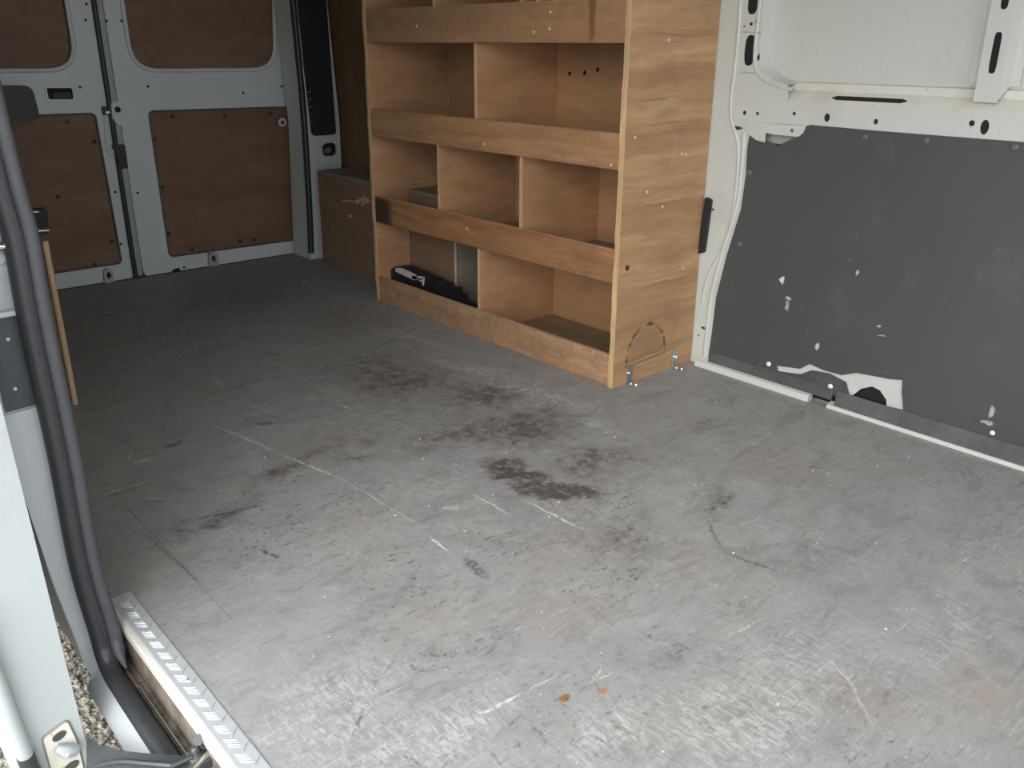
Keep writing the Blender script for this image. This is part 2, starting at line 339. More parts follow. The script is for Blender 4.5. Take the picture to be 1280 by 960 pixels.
def box(name, x0, x1, y0, y1, z0, z1, mat, parent=None, bv=.0012):
    bm = bmesh.new(); bbox(bm, x0, x1, y0, y1, z0, z1); bevel(bm, bv); return obj(name, bm, mat, parent)
def V3(ax, v, p):
    a, b = OTH[ax]; r = [0, 0, 0]; r[ax] = v; r[a] = p[0]; r[b] = p[1]; return Vector(r)
def plate_bm(bm, ax, v, t, outer, holes=()):
    """flat sheet in the plane axis=v, thickness t along +axis, with cut-outs"""
    loops = []; edges = []
    for lp in [outer] + list(holes):
        vs = [bm.verts.new(V3(ax, v, p)) for p in lp]; loops.append(vs)
        edges += [bm.edges.new((vs[i], vs[(i + 1) % len(vs)])) for i in range(len(vs))]
    r = bmesh.ops.triangle_fill(bm, edges=edges, use_beauty=True)
    fs = [g for g in r['geom'] if isinstance(g, bmesh.types.BMFace)]
    mp = {}
    for vs in loops:
        for q in vs: c = q.co.copy(); c[ax] += t; mp[q] = bm.verts.new(c)
    for f_ in fs: bm.faces.new([mp[q] for q in reversed(f_.verts)])
    for vs in loops:
        n = len(vs)
        for i in range(n): bm.faces.new((vs[i], vs[(i + 1) % n], mp[vs[(i + 1) % n]], mp[vs[i]]))
def plate(name, ax, v, t, outer, holes, mat, parent=None):
    bm = bmesh.new(); plate_bm(bm, ax, v, t, outer, holes); return obj(name, bm, mat, parent)
def rounded(pts, r, n=6):
    out = []; N = len(pts); rs = r if isinstance(r, (list, tuple)) else [r] * N
    for i in range(N):
        p = Vector(pts[i]); a = Vector(pts[i - 1]) - p; b = Vector(pts[(i + 1) % N]) - p
        q = min(rs[i], a.length * .49, b.length * .49)
        if q <= 0: out.append(tuple(p)); continue
        p0 = p + a.normalized() * q; p1 = p + b.normalized() * q
        for k in range(n + 1):
            s = k / n; out.append(tuple(p0 * (1 - s) ** 2 + p * 2 * s * (1 - s) + p1 * s * s))
    return out
def oval(c, ru, rv, ang=0, n=18, pw=2.0):
    o = []
    for k in range(n):
        a = 2 * math.pi * k / n; u = ru * math.copysign(abs(math.cos(a)) ** (2 / pw), math.cos(a)); v = rv * math.copysign(abs(math.sin(a)) ** (2 / pw), math.sin(a))
        o.append((c[0] + u * math.cos(ang) - v * math.sin(ang), c[1] + u * math.sin(ang) + v * math.cos(ang)))
    return o
def tube_bm(bm, path, r, n=10, ry=None, caps=True):
    path = [Vector(p) for p in path]; rings = []; up = None
    for i, p in enumerate(path):
        d = (path[min(i + 1, len(path) - 1)] - path[max(i - 1, 0)]).normalized()
        if up is None: up = Vector((0, 0, 1)) if abs(d.z) < .9 else Vector((1, 0, 0))
        s = d.cross(up).normalized(); up = s.cross(d).normalized()
        rr = r[i] if isinstance(r, (list, tuple)) else r; r2 = (ry[i] if isinstance(ry, (list, tuple)) else ry) if ry else rr
        rings.append([bm.verts.new(p + s * rr * math.cos(2 * math.pi * k / n) + up * r2 * math.sin(2 * math.pi * k / n)) for k in range(n)])
    for a, b in zip(rings, rings[1:]):
        for k in range(n): bm.faces.new((a[k], a[(k + 1) % n], b[(k + 1) % n], b[k]))
    if caps: bm.faces.new(rings[0][::-1]); bm.faces.new(rings[-1])
def tube(name, path, r, mat, parent=None, n=10, ry=None):
    bm = bmesh.new(); tube_bm(bm, path, r, n, ry); return obj(name, bm, mat, parent, 50)
def smooth_path(pts, n=6):
    P = [Vector(p) for p in pts]; out = []
    for i in range(len(P) - 1):
        a, b, c, d = P[max(i - 1, 0)], P[i], P[i + 1], P[min(i + 2, len(P) - 1)]
        for k in range(n):
            t = k / n; out.append(.5 * ((2 * b) + (c - a) * t + (2 * a - 5 * b + 4 * c - d) * t * t + (3 * b - a - 3 * c + d) * t ** 3))
    out.append(P[-1]); return out
def prism_y(name, prof, y0, y1, mat, parent=None, bv=0):
    """closed xz profile drawn along y"""
    bm = bmesh.new(); a = [bm.verts.new((x, y0, z)) for x, z in prof]; b = [bm.verts.new((x, y1, z)) for x, z in prof]; n = len(prof)
    for i in range(n): bm.faces.new((a[i], a[(i + 1) % n], b[(i + 1) % n], b[i]))
    bm.faces.new(a[::-1]); bm.faces.new(b); bevel(bm, bv); return obj(name, bm, mat, parent)
def head_mesh(name, ax, r, h, mat, n=12, dome=.6):
    """shared screw or rivet head facing -axis, centred on its seat"""
    bm = bmesh.new(); a, b = OTH[ax]; rings = []
    for rr, hh in ((r, 0), (r, h * .4), (r * dome, h)):
        ring = []
        for k in range(n):
            q = [0, 0, 0]; q[a] = rr * math.cos(2 * math.pi * k / n); q[b] = rr * math.sin(2 * math.pi * k / n); q[ax] = -hh; ring.append(bm.verts.new(q))
        rings.append(ring)
    for u, v in zip(rings, rings[1:]):
        for k in range(n): bm.faces.new((u[k], u[(k + 1) % n], v[(k + 1) % n], v[k]))
    bm.faces.new(rings[-1]); bm.faces.new(rings[0][::-1]); bmesh.ops.recalc_face_normals(bm, faces=bm.faces)
    me = bpy.data.meshes.new(name); bm.to_mesh(me); bm.free(); me.materials.append(mat); return me
def put(name, me, loc, parent): return link(name, me, Vector(loc), parent)

def pebbles(name, lst, mat):
    bm = bmesh.new(); bmesh.ops.create_icosphere(bm, subdivisions=1, radius=1); bm.verts.ensure_lookup_table()
    sv = [v.co.copy() for v in bm.verts]; sf = [[v.index for v in f_.verts] for f_ in bm.faces]; bm.free()
    vs, fs = [], []
    for x, y, z, r in lst:
        M = Matrix.Rotation(random.uniform(0, 6.3), 3, 'Z') @ Matrix.Rotation(random.uniform(-.5, .5), 3, 'X') @ Matrix.Diagonal((r * random.uniform(.8, 1.5), r, r * .6)); b = len(vs)
        vs += [tuple(M @ q_ + Vector((x, y, z))) for q_ in sv]; fs += [[b + i for i in f_] for f_ in sf]
    me = bpy.data.meshes.new(name); me.from_pydata(vs, [], fs); me.materials.append(mat)
    return link(name, me, (0, 0, 0), None)

# ================================================================== THE VAN BODY
XS, XW = .338, 2.213           # sill edge and far wall lining
YB, YR = -.05, 3.90            # bulkhead and rear doors
ZC = 1.86
# floor: one large sheet with a cut-out and an insert beside the sliding door
ins = [p2(115, 625, 2, 0), p2(192, 600, 2, 0)]
IX1, IY0, IY1 = .484, 1.30, 1.92
IX0 = .382
floor = plate('floor', 2, -.018, .018, [(.3772, YB), (2.205, YB), (2.205, 3.86), (XS, 3.86), (XS, IY1), (IX1, IY1), (IX1, IY0), (.3772, IY0)], [], FLOOR)
tag(floor, 'worn grey painted plywood van floor with brown stains and scratches', 'floor', kind='structure')
fp = plate('floor_panel', 2, -.018, .0177, [(.3772, IY0 + .0008), (IX1 - .0008, IY0 + .0008), (IX1 - .0008, IY1 - .0008), (XS, IY1 - .0008), (XS, 1.505), (.3772, 1.505)], [], FLOOR, floor)
sub = box('subfloor', .34, 2.20, YB, 3.88, -.06, -.019, SHADE_AND_BLACK, floor)
# far side wall
wr = box('wall_right', 2.250, 2.262, YB, 3.95, -.06, ZC, WHITE)
tag(wr, 'white painted steel side wall of the van with rails and pillars', 'wall', kind='structure')
# ---- window-line rail
prof = [(2.250, .866), (2.239, .863), (2.236, .844), (2.210, .820), (2.207, .814), (2.207, .756), (2.218, .756), (2.218, .80), (2.250, .82)]
rail = prism_y('waist_rail', prof, YB, 1.50, WHITE_DIRTY, wr)
# rail face with punched holes
hol = [(931, 141, .006, .006), (947, 142, .005, .005), (993, 142, .005, .005), (1034, 147, .0085, .011), (1095, 152, .006, .007), (1215, 154, .007, .007), (1231, 159, .010, .017)]
holes = [oval(p2(x, y, 0, 2.205), a, b, n=12) for x, y, a, b, in hol]
fo = [(YB, .758), (YB, .826), (1.50, .826), (1.545, .80), (1.55, .735), (1.40, .735)]
plate('rail_face', 0, 2.2035, .002, [(YB, .757), (YB, .8155), (1.56, .8155), (1.56, .74), (1.40, .757)], holes, WHITE, wr)
box('rail_hole_shade', 2.2058, 2.2059, YB, 1.555, .758, .814, SHADE_AND_BLACK, wr, 0)  # black sheet behind the punched holes, their shade put in as colour
# slot in the sloping ledge (raised black piece painted as its shaded inside)
def ledge(y, f):   # point on the sloping ledge
    return Vector((2.210 + .026 * f, y, .820 + .024 * f))
ya, yb = px(1040, 127, 0, 2.225).y, px(1135, 131, 0, 2.225).y
bm = bmesh.new()
pts = [ledge(ya, .40), ledge(ya - .015, .58), ledge(yb + .015, .58), ledge(yb, .40), ledge(yb + .015, .20), ledge(ya - .015, .20)]
nrm = Vector((-.68, 0, .73)) * .0012
lo = [bm.verts.new(p + nrm) for p in pts]; l2 = [bm.verts.new(p - nrm * 4) for p in pts]
bm.faces.new(lo); bm.faces.new(l2[::-1])
for i in range(6): bm.faces.new((lo[i], lo[(i + 1) % 6], l2[(i + 1) % 6], l2[i]))
obj('rail_slot_shade', bm, SHADE_AND_BLACK, wr)
# ---- pillar beside the shelving
XP = 2.206
pil_px = [(903, -30), (955, -30), (955, 0), (949, 60), (950, 78), (954, 88), (961, 96), (971, 102), (985, 106), (985, 150), (940, 165), (934, 185), (932, 220), (926, 262), (908, 320), (895, 372), (889, 420), (885, 446), (889, 454), (868, 462)]
po = pl2(pil_px, 0, XP); po[0] = (1.70, po[0][1]); po[-1] = (1.70, 0.0); po[-2] = (po[-2][0], 0.0)
po = [(1.70, ZC), (po[1][0], ZC)] + po[2:]
ph = [oval(p2(941, 3, 0, XP), .016, .030, .0, 18, 3), oval(p2(937, 63, 0, XP), .017, .040, 0, 20, 3), oval(p2(939, 30, 0, XP), .006, .006, 0, 4), oval(p2(948, 72, 0, XP), .005, .008, 0, 10), oval(p2(945, 27, 0, XP), .003, .004, 0, 8), oval(p2(930, 33, 0, XP), .003, .003, 0, 8), oval(p2(891, 262, 0, XP), .005, .006, 0, 4), oval(p2(911, 286, 0, XP), .004, .004, 0, 8), oval(p2(879, 410, 0, XP), .010, .004, 0, 10), oval(p2(873, 419, 0, XP), .004, .004, 0, 8), oval(p2(921, 160, 0, XP), .020, .005, 0, 12)]
pil = plate('pillar', 0, XP, .0025, po, ph, WHITE, wr)
plate('pillar_hole_shade', 0, XP + .006, .001, [(1.69, .01), (1.69, ZC), (1.508, ZC), (1.508, .92), (1.55, .74), (1.57, .55), (1.63, .3), (1.63, .01)], [], SHADE_AND_BLACK, wr)  # black sheet close behind the openings paints their inner shade
# side return of the pillar down to the outer skin
bm = bmesh.new(); ret = pl2([(955, 0), (949, 60), (950, 78), (954, 88), (961, 96), (971, 102), (985, 106)], 0, XP); ret = [(ret[0][0], ZC)] + ret
for i in range(len(ret) - 1):
    a, b = ret[i], ret[i + 1]
    bm.faces.new([bm.verts.new(q) for q in ((XP, a[0], a[1]), (XP, b[0], b[1]), (2.250, b[0] - .012, b[1] + .005), (2.250, a[0] - .012, a[1] + .005))])
bmesh.ops.remove_doubles(bm, verts=bm.verts, dist=.0005); obj('pillar_return', bm, WHITE, pil)
# pressed swages of the pillar
def swage(pts, r, mat=WHITE, parent=None, x=XP - .001, name='swage'):
    path = smooth_path([px(a, b, 0, x) for a, b in pts], 6)
    bm = bmesh.new(); tube_bm(bm, path, r, 8, r * .5); obj(name, bm, mat, parent or pil, 60)
swage([(926, -10), (921, 60), (913, 140), (922, 180), (920, 235), (908, 300), (885, 345), (877, 380)], .006)
swage([(950, 0), (943, 70), (948, 92), (965, 105), (990, 112)], .005)
swage([(930, 165), (927, 205), (921, 255), (903, 315), (889, 368), (883, 418), (880, 448)], .007)
swage([(926, 90), (950, 92)], .003); swage([(928, 40), (952, 41)], .003)
# black rubber plug between pillar and shelving
plate('rubber_plug', 0, XP - .012, .011, rounded(pl2([(882, 246), (889, 250), (880, 316), (871, 317)], 0, XP - .01), .006), [], BLACK, pil)
# torn bracket tab under the rail
plate('rail_tab', 0, 2.2005, .002, pl2([(925, 152), (1008, 157), (1004, 166), (998, 171), (966, 168), (957, 166), (956, 178), (945, 175), (936, 168), (934, 160)], 0, 2.2005), [oval(p2(990, 163, 0, 2.2005), .006, .006, .8, 4)], WHITE, wr)
# ---- vertical rib with slots
XR = 2.222
XR = 2.212
q = lambda x, y: p2(x, y, 0, XR)
rib_l_t, rib_l_b = q(1228, 0), q(1216, 127); rib_r_t, rib_r_b = q(1264, 0), q(1246, 129)
slope = (rib_l_t[0] - rib_l_b[0]) / (rib_l_t[1] - rib_l_b[1])
yl = lambda z: rib_l_b[0]; yr_ = lambda z: rib_r_b[0]
rib = plate('rib', 0, XR, .002, [(rib_l_b[0], rib_l_b[1]), (rib_l_b[0], ZC), (rib_r_b[0], ZC), (rib_r_b[0], rib_r_b[1])],
            [oval(((rib_l_b[0] + rib_r_b[0]) / 2 - .002, (q(1240, 40)[1] + q(1240, 92)[1]) / 2), .0085, abs(q(1240, 40)[1] - q(1240, 92)[1]) / 2, 0, 20, 5),
             oval(((rib_l_b[0] + rib_r_b[0]) / 2 - .002, q(1253, 2)[1]), .0085, .016, 0, 14, 3)], WHITE, wr)
box('rib_hole_shade', XR + .006, XR + .008, rib_r_b[0] + .004, rib_l_b[0] - .004, .845, ZC, SHADE_AND_BLACK, rib, 0)  # black strip paints the shade inside the rib slots
bm = bmesh.new()
for s, y in ((1, rib_l_b[0]), (-1, rib_r_b[0])):
    qs = [(XR, y), (2.243, y + s * .010), (2.243, y + s * .030), (2.2455, y + s * .030), (2.2455, y + s * .008), (XR + .002, y - s * .002)]
    z0 = rib_l_b[1] + .004
    lo = [bm.verts.new((a, b, z0 + (.03 if a > 2.235 else 0))) for a, b in qs]; hi = [bm.verts.new((a, b, ZC)) for a, b in qs]
    for i in range(6): bm.faces.new((lo[i], lo[(i + 1) % 6], hi[(i + 1) % 6], hi[i]))
    bm.faces.new(lo); bm.faces.new(hi[::-1])
obj('rib_flange', bm, WHITE, rib)
# embossed border on the outer skin
swage([(962, -10), (958, 70), (962, 92), (985, 104), (1080, 113), (1200, 121)], .005, x=2.249, parent=wr, name='skin_border')
# floor rail along the wall foot
prism_y('floor_rail', [(2.205, .016), (2.192, .0115), (2.184, .010), (2.182, .0), (2.205, .0)], YB, px(1035, 505, 0, 2.19).y, WHITE, wr)
prism_y('floor_rail', [(2.205, .030), (2.198, .022), (2.184, .017), (2.180, .0), (2.205, .0)], px(1012, 497, 0, 2.19).y, 1.60, WHITE, wr)
# ---- dark liner panel, torn
XL = 2.2060
lo_px = [(937, 168), (934, 185), (932, 220), (926, 262), (908, 320), (895, 372), (890, 420), (887, 440), (905, 447), (930, 457), (960, 467), (1000, 481), (1040, 494)]
lp = pl2(lo_px, 0, XL - .004)
zb = p2(1280, 548, 0, XL - .004)
lp += [(zb[0], .042), (YB + .01, .042), (YB + .01, .756)]
lp += pl2([(1280, 178), (1150, 168), (1012, 156), (1000, 170), (985, 176), (972, 182), (956, 175), (944, 172)], 0, XL - .004)
tear = pl2([(970, 457), (985, 459), (1000, 461), (1012, 455), (1030, 463), (1052, 469), (1070, 466), (1092, 470), (1112, 474), (1128, 475), (1127, 490), (1129, 513), (1108, 508), (1085, 501), (1061, 494), (1057, 478), (1036, 467), (1014, 463), (1000, 468), (984, 466), (972, 464)], 0, XL - .004)
lin = empty('liner_panel', (2.205, .8, .05), 'torn dark grey liner panel screwed to the side wall below the white rail', 'wall panel')
plate('panel_sheet', 0, XL - .004, .0035, lp, [tear], LINER, lin)
# exposed metal behind the tear
plate('exposed_metal', 0, XL + .003, .002, pl2([(955, 445), (1140, 462), (1145, 530), (1108, 520), (1108, 500), (1100, 488), (1090, 483), (1076, 486), (1060, 499), (1050, 496), (1000, 480), (955, 470)], 0, XL + .003), [], WHITE, lin)
plate('tear_shade', 0, XL + .02, .002, [(YB + .02, .0), (YB + .02, .7), (1.45, .7), (1.55, .3), (1.55, .0)], [], SHADE_AND_BLACK, lin)  # black sheet paints the shade behind the tear
# slanted skirt strip
s0 = px(1025, 495, 0, 2.196).y
prism_y('skirt_strip', [(2.2015, .050), (2.1995, .052), (2.185, .012), (2.194, .010)], YB + .01, px(1045, 500, 0, 2.196).y, SKIRT, lin)
prism_y('skirt_strip', [(2.2015, .052), (2.1995, .054), (2.188, .024), (2.195, .022)], px(1040, 498, 0, 2.196).y, 1.555, SKIRT, lin)
riv_w = head_mesh('rivet', 0, .0075, .003, m_plain('white_rivet', (.75, .75, .72), .4))
riv_d = head_mesh('rivet', 0, .009, .004, m_plain('grey_rivet', (.095, .095, .095), .4))
for x, y in [(961, 455), (1038, 483), (1241, 541)]: put('rivet', riv_w, px(x, y, 0, XL - .0042 if y < 500 else 2.204), lin)
for x, y in [(1081, 171), (1157, 176), (1268, 184), (924, 305), (936, 216)]: put('rivet', riv_d, px(x, y, 0, XL - .0042), lin)

# ---- brown plywood liner beyond the shelving
pl = box('plywood_liner', 2.205, 2.213, 2.91, 3.88, .0, 1.70, PLY_DARK)
tag(pl, 'dark brown plywood sheet lining the side wall between shelving and rear pillar', 'wall panel')

# ================================================================== REAR DOORS
def rdoor(name, x0, x1, win, pan, seam_side):
    r = .055
    o = rounded([(x0, -.02), (x1, -.02), (x1, 1.78), (x0, 1.78)], r)
    d = plate(name, 1, YR, .035, o, [rounded(win, .11, 8), rounded(pan, .022)], DOORW)
    d['kind'] = 'structure'; d['category'] = 'door'
    # raised border round the window
    bm = bmesh.new(); wv = rounded(win, .11, 8)
    pth = [Vector((x, YR - .002, z)) for x, z in wv]; tube_bm(bm, pth + [pth[0], pth[1]], .009, 8, caps=False); obj('window_border', bm, DOORW, d, 60)
    xs = [p[0] for p in win]; zs = [p[1] for p in win]
    box('window_board', min(xs) - .02, max(xs) + .02, YR + .016, YR + .026, min(zs) - .02, max(zs) + .02, PLY_DOOR, d)
    xs = [p[0] for p in pan]; zs = [p[1] for p in pan]
    pb = plate('plywood_board', 1, YR + .006, .008, rounded([(min(xs) - .02, min(zs) - .02), (max(xs) + .02, min(zs) - .02), (max(xs) + .02, max(zs) + .02), (min(xs) - .02, max(zs) + .02)], .01), [], PLY_DOOR, d)
    bm = bmesh.new(); wv = rounded(pan, .022); pth = [Vector((x, YR + .001, z)) for x, z in wv]; tube_bm(bm, pth + [pth[0], pth[1]], .0045, 6, caps=False); obj('panel_rim', bm, m_dim, d, 60)
    return d, pb
m_dim = m_plain('dark_joint', (.10, .10, .10), .6)
z_ = lambda x, y: p2(x, y, 1, YR)
d2, pb2 = rdoor('door_2', 1.262, 2.082, [(1.335, .848), (1.975, .845), (2.03, 1.62), (1.335, 1.62)], [(1.385, .065), (2.060, .060), (2.045, .680), (1.380, .686)], 0)
d2['label'] = 'white rear van door with plywood panel, white plug and black lock'
d1, pb1 = rdoor('door_1', .430, 1.222, [(.52, .855), (1.125, .852), (1.125, 1.62), (.50, 1.62)], [(.52, .065), (1.178, .068), (1.165, .686), (.50, .690)], 1)
d1['label'] = 'white rear van door with handle recess and dark corner trim'
scr = head_mesh('screw', 1, .0085, .004, SCREWB)
for x, y in [(215, 146), (281, 144), (338, 142), (193, 174), (203, 234), (211, 292), (240, 312), (300, 302), (318, 300), (375, 272), (369, 219), (364, 176)]:
    put('screw', scr, px(x, y, 1, YR + .006), pb2)
for x, y in [(84, 152), (118, 177), (140, 302), (118, 331), (72, 246)]: put('screw', scr, px(x, y, 1, YR + .006), pb1)
# white plug with dark centre
c = z_(353, 153); bm = bmesh.new(); plate_bm(bm, 1, YR - .002, .008, oval(c, .022, .022, 0, 24), [oval(c, .009, .009, 0, 12)]); obj('plug', bm, WHITE, pb2)
plate('plug_centre', 1, YR + .004, .0015, oval(c, .012, .012, 0, 12), [], SHADE_AND_BLACK, pb2)
plate('plug_ring', 1, YR + .0025, .003, oval(c, .027, .027, 0, 24), [], BLACK, pb2)
# holes, their shade painted as flat black discs
dot = head_mesh('hole', 1, .0055, .0008, SHADE_AND_BLACK, 10, .98)
for x, y in [(185, 108), (304, 116), (352, 108), (152, 26), (133, 26), (172, 241)]: put('hole', dot, px(x, y, 1, YR - .0002), d2)
for x, y in [(100, 109), (144, 240), (107, 25), (108, 5), (151, 305), (161, 306), (163, 320)]: put('hole', dot, px(x, y, 1, YR - .0002), d1)
# handle recess on the left door
hc = pl2([(57, 109), (91, 109), (93, 125), (60, 125)], 1, YR - .001)
plate('handle_recess', 1, YR - .002, .004, rounded(hc, .008), [], SHADE_AND_BLACK, d1)
plate('handle_lever', 1, YR - .010, .006, rounded(pl2([(66, 116), (88, 115), (89, 122), (67, 123)], 1, YR - .006), .006), [], BLACK, d1)
plate('handle_frame', 1, YR - .004, .005, rounded(pl2([(55, 107), (93, 107), (95, 127), (58, 127)], 1, YR - .003), .01), [rounded(pl2([(58, 110), (90, 110), (92, 124), (61, 124)], 1, YR - .003), .008)], DOORW, d1)
# centre overlap flange of the right door
prism_y('overlap_flange', [(1.222, -.005), (1.262, -.005), (1.262, 1.76), (1.222, 1.76)], YR - .006, YR + .02, m_paint('flange_grey', (.36, .38, .40), .15), d2, .008)
tube('centre_seal', [(1.2235, YR - .010, .0), (1.2235, YR - .010, 1.76)], .010, RUBBER, d2)
# latch and lock
lc = z_(138, 140)
plate('latch_plate', 1, YR - .022, .020, rounded(pl2([(138, 128), (146, 126), (151, 136), (150, 146), (157, 152), (155, 158), (146, 156), (140, 148)], 1, YR - .015), .008), [], DOORW, d2)
put('latch_bolt', head_mesh('latch_bolt', 1, .012, .006, SHADE_AND_BLACK), px(147, 137, 1, YR - .022), d2)
plate('latch_striker', 1, YR - .014, .012, rounded(pl2([(127, 133), (136, 133), (138, 144), (129, 144)], 1, YR - .01), .006), [], BLACK, d1)
plate('striker_pin', 1, YR - .018, .004, rounded(pl2([(132, 139), (137, 139), (137, 142), (132, 142)], 1, YR - .015), .003), [], STEEL, d1)
plate('lock', 1, YR - .034, .03, rounded(pl2([(143, 181), (156, 181), (160, 210), (151, 211)], 1, YR - .03), .006), [], BLACK, d2)
plate('lock_tongue', 1, YR - .038, .01, rounded(pl2([(139, 182), (147, 181), (148, 186), (141, 187)], 1, YR - .03), .004), [], BLACK, d2)
tube('latch_cable', smooth_path([px(a, b, 1, YR - .004) for a, b in [(131, 146), (132, 175), (136, 192), (145, 199)]], 5), .004, DOORW, d1, 6)
# foot catches
def catch(x, y, par, nm):
    o = rounded(pl2([(x - 6, y - 18), (x + 5, y - 18), (x + 7, y + 1), (x - 5, y + 1)], 1, YR - .02), .02)
    cen = (sum(p[0] for p in o) / len(o), sum(p[1] for p in o) / len(o))
    c_ = plate('foot_catch', 1, YR - .022, .02, o, [oval((cen[0], cen[1] + .005), .010, .014)], m_catch, par)
    plate('catch_slot', 1, YR - .008, .004, oval((cen[0], cen[1] + .005), .012, .016), [], SHADE_AND_BLACK, c_)
m_catch = m_plain('catch_grey', (.40, .41, .42), .45, .3)
catch(136, 354, d1, ''); catch(267, 333, d2, '')
plate('rubber_stop', 1, YR - .02, .018, oval(z_(220, 341), .022, .02), [], SHADE_AND_BLACK, d2)
for x, y in [(223, 336), (230, 334)]: put('hole', dot, px(x, y, 1, YR - .0002), d2)
# check strap seen in front of the left door board
cs = plate('check_strap', 1, YR - .05, .03, rounded(pl2([(36, 262), (58, 260), (61, 290), (42, 290)], 1, YR - .04), .01), [], m_plain('brown_bracket', (.05, .038, .03), .6), d1)
tube('strap_pin', [px(36, 289, 1, YR - .06), px(61, 288, 1, YR - .06)], .010, STEEL, cs)
tube('strap_pin', [px(34, 265, 1, YR - .06), px(48, 265, 1, YR - .06)], .007, STEEL, cs)
# rear threshold
wb = box('wall_back_blocker', .10, 2.262, YR + .055, YR + .075, -.06, ZC, RUBBER_G); tag(wb, 'unseen sheet added behind the rear doors to stop light leaks', 'wall', kind='structure')  # added sheet, blocks light leaking in round the rear doors
th = box('trim_1', .40, 2.2, 3.862, YR + .03, -.05, -.004, m_plain('dark_threshold', (.07, .065, .06), .7))
tag(th, 'dark metal threshold strip under the rear doors', 'threshold', kind='structure')
# rear corner pillar on the far side
YP = 3.70
pp_ = [p2(388, 312, 1, YP), p2(409, 310, 1, YP), p2(405, 213, 1, YP), p2(427, 210, 1, YP), p2(424, 150, 1, YP)]
xr = 2.200
op = [(pp_[0][0], .0), (pp_[1][0], .0), pp_[2], (pp_[3][0], pp_[3][1]), (pp_[4][0], pp_[4][1]), (2.150, 1.12), (2.155, 1.75), (1.975, 1.75), (1.985, 1.1), (2.003, .62)]
lampc = p2(412, 187, 1, YP)
t2 = plate('trim_2', 1, YP, .17, op, [oval(lampc, .038, .030, 0, 20, 3)], DOORW)
tag(t2, 'white rear corner pillar with black vent cover and oval lamp opening', 'pillar', kind='structure')
plate('lamp_hole_shade', 1, YP + .012, .002, oval(lampc, .045, .036, 0, 20, 3), [], SHADE_AND_BLACK, t2)  # black disc paints the shade inside the lamp opening
plate('lamp_bracket', 1, YP + .004, .006, oval((lampc[0] - .008, lampc[1] - .004), .020, .014, .3, 14), [], STEEL, t2)
vp = [(2.012, 1.70), (2.140, 1.70), (2.140, 1.15), p2(411, 60, 1, YP), p2(419, 168, 1, YP), p2(389, 170, 1, YP), p2(380, 90, 1, YP), (2.0, 1.15)]
vent = plate('vent_cover', 1, YP - .010, .011, rounded(vp, [.01, .01, 0, 0, .022, .022, 0, 0]), [], NAVY, t2)
m_slot = m_plain('grey_slot', (.20, .205, .22), .5)
for i in range(5):
    a = p2(386 + i * .7, 115 + i * 9.5, 1, YP - .011); plate('vent_slot', 1, YP - .0125, .002, [(a[0] - .010, a[1] - .002), (a[0] + .012, a[1] - .002), (a[0] + .012, a[1] + .002), (a[0] - .010, a[1] + .002)], [], m_slot, vent)
for y in (16, 26):
    a = p2(388, y, 1, YP - .011); plate('vent_slot', 1, YP - .0125, .002, [(a[0] - .06, a[1] - .002), (a[0] + .06, a[1] - .002), (a[0] + .06, a[1] + .002), (a[0] - .06, a[1] + .002)], [], NAVY, vent)
tube('pillar_seal', smooth_path([px(a, b, 1, YP + .012) for a, b in [(389, 316), (387, 260), (381, 160), (374, 80), (366, 0), (360, -60), (345, -200)]], 4), .015, RUBBER, t2)
box('pillar_jamb', 2.083, 2.203, YP + .17, YR + .02, .0, 1.75, RUBBER, t2)
# left rear corner trim
lt = pl2([(-40, 105), (40, 107), (45, 118), (50, 146), (44, 152), (-40, 152)], 1, YP)
t3 = plate('trim_3', 1, YP, .05, rounded([(.40, lt[5][1]), lt[4], lt[3], lt[1], (.40, lt[0][1])], [0, .01, .01, .03, 0]), [], BLACK)
tag(t3, 'black plastic corner trim in front of the left rear door', 'trim', kind='structure')
box('trim_arm', .345, .402, YP, YP + .05, lt[5][1], lt[0][1], NAVY, t3)

# ================================================================== LEFT SIDE, STEP AND SLIDING DOOR
body = [(.215, ZC), (.10, ZC), (.18, .80), (.218, .46), (.241, .12), (.258, -.01), (.264, -.06), (.30, -.20), (.314, -.20), (.314, .55), (.288, .88)]
wlft = prism_y('wall_left', body, 1.425, 3.95, PILLARW)
tag(wlft, 'white body side with door pillar behind the sliding door opening', 'wall', kind='structure')
hdr = box('wall_left_header', .10, .215, YB, 1.425, 1.66, ZC, PILLARW, wlft)
CX = -1.25  # unseen cab end, added so daylight reaches the rear doors
wf = plate('wall_front_added', 1, CX, .03, [(.10, -.06), (2.262, -.06), (2.262, ZC), (.10, ZC)], [rounded([(.32, .50), (2.06, .50), (2.00, 1.62), (.36, 1.62)], .08)], WHITE)
plate('added_cab_side', 0, .16, .03, [(CX + .03, -.06), (-.12, -.06), (-.12, 1.66), (CX + .03, 1.66)], [rounded([(CX + .16, .45), (-.22, .45), (-.22, 1.5), (CX + .3, 1.5)], .08)], PILLARW, wf)
plate('added_cab_side', 0, 2.25, .012, [(CX + .03, -.06), (YB, -.06), (YB, ZC), (CX + .03, ZC)], [rounded([(CX + .16, .45), (-.22, .45), (-.22, 1.5), (CX + .3, 1.5)], .08)], WHITE, wf)
box('added_cab_floor', .19, 2.25, CX + .03, YB - .002, -.06, -.02, RUBBER_G, wf)
tag(wf, 'unseen white cab front, added with window openings to let daylight in', 'wall', kind='structure')
ce = box('ceiling', .10, 2.262, CX, 3.95, ZC, ZC + .03, WHITE)
tag(ce, 'white roof skin of the van', 'ceiling', kind='structure')
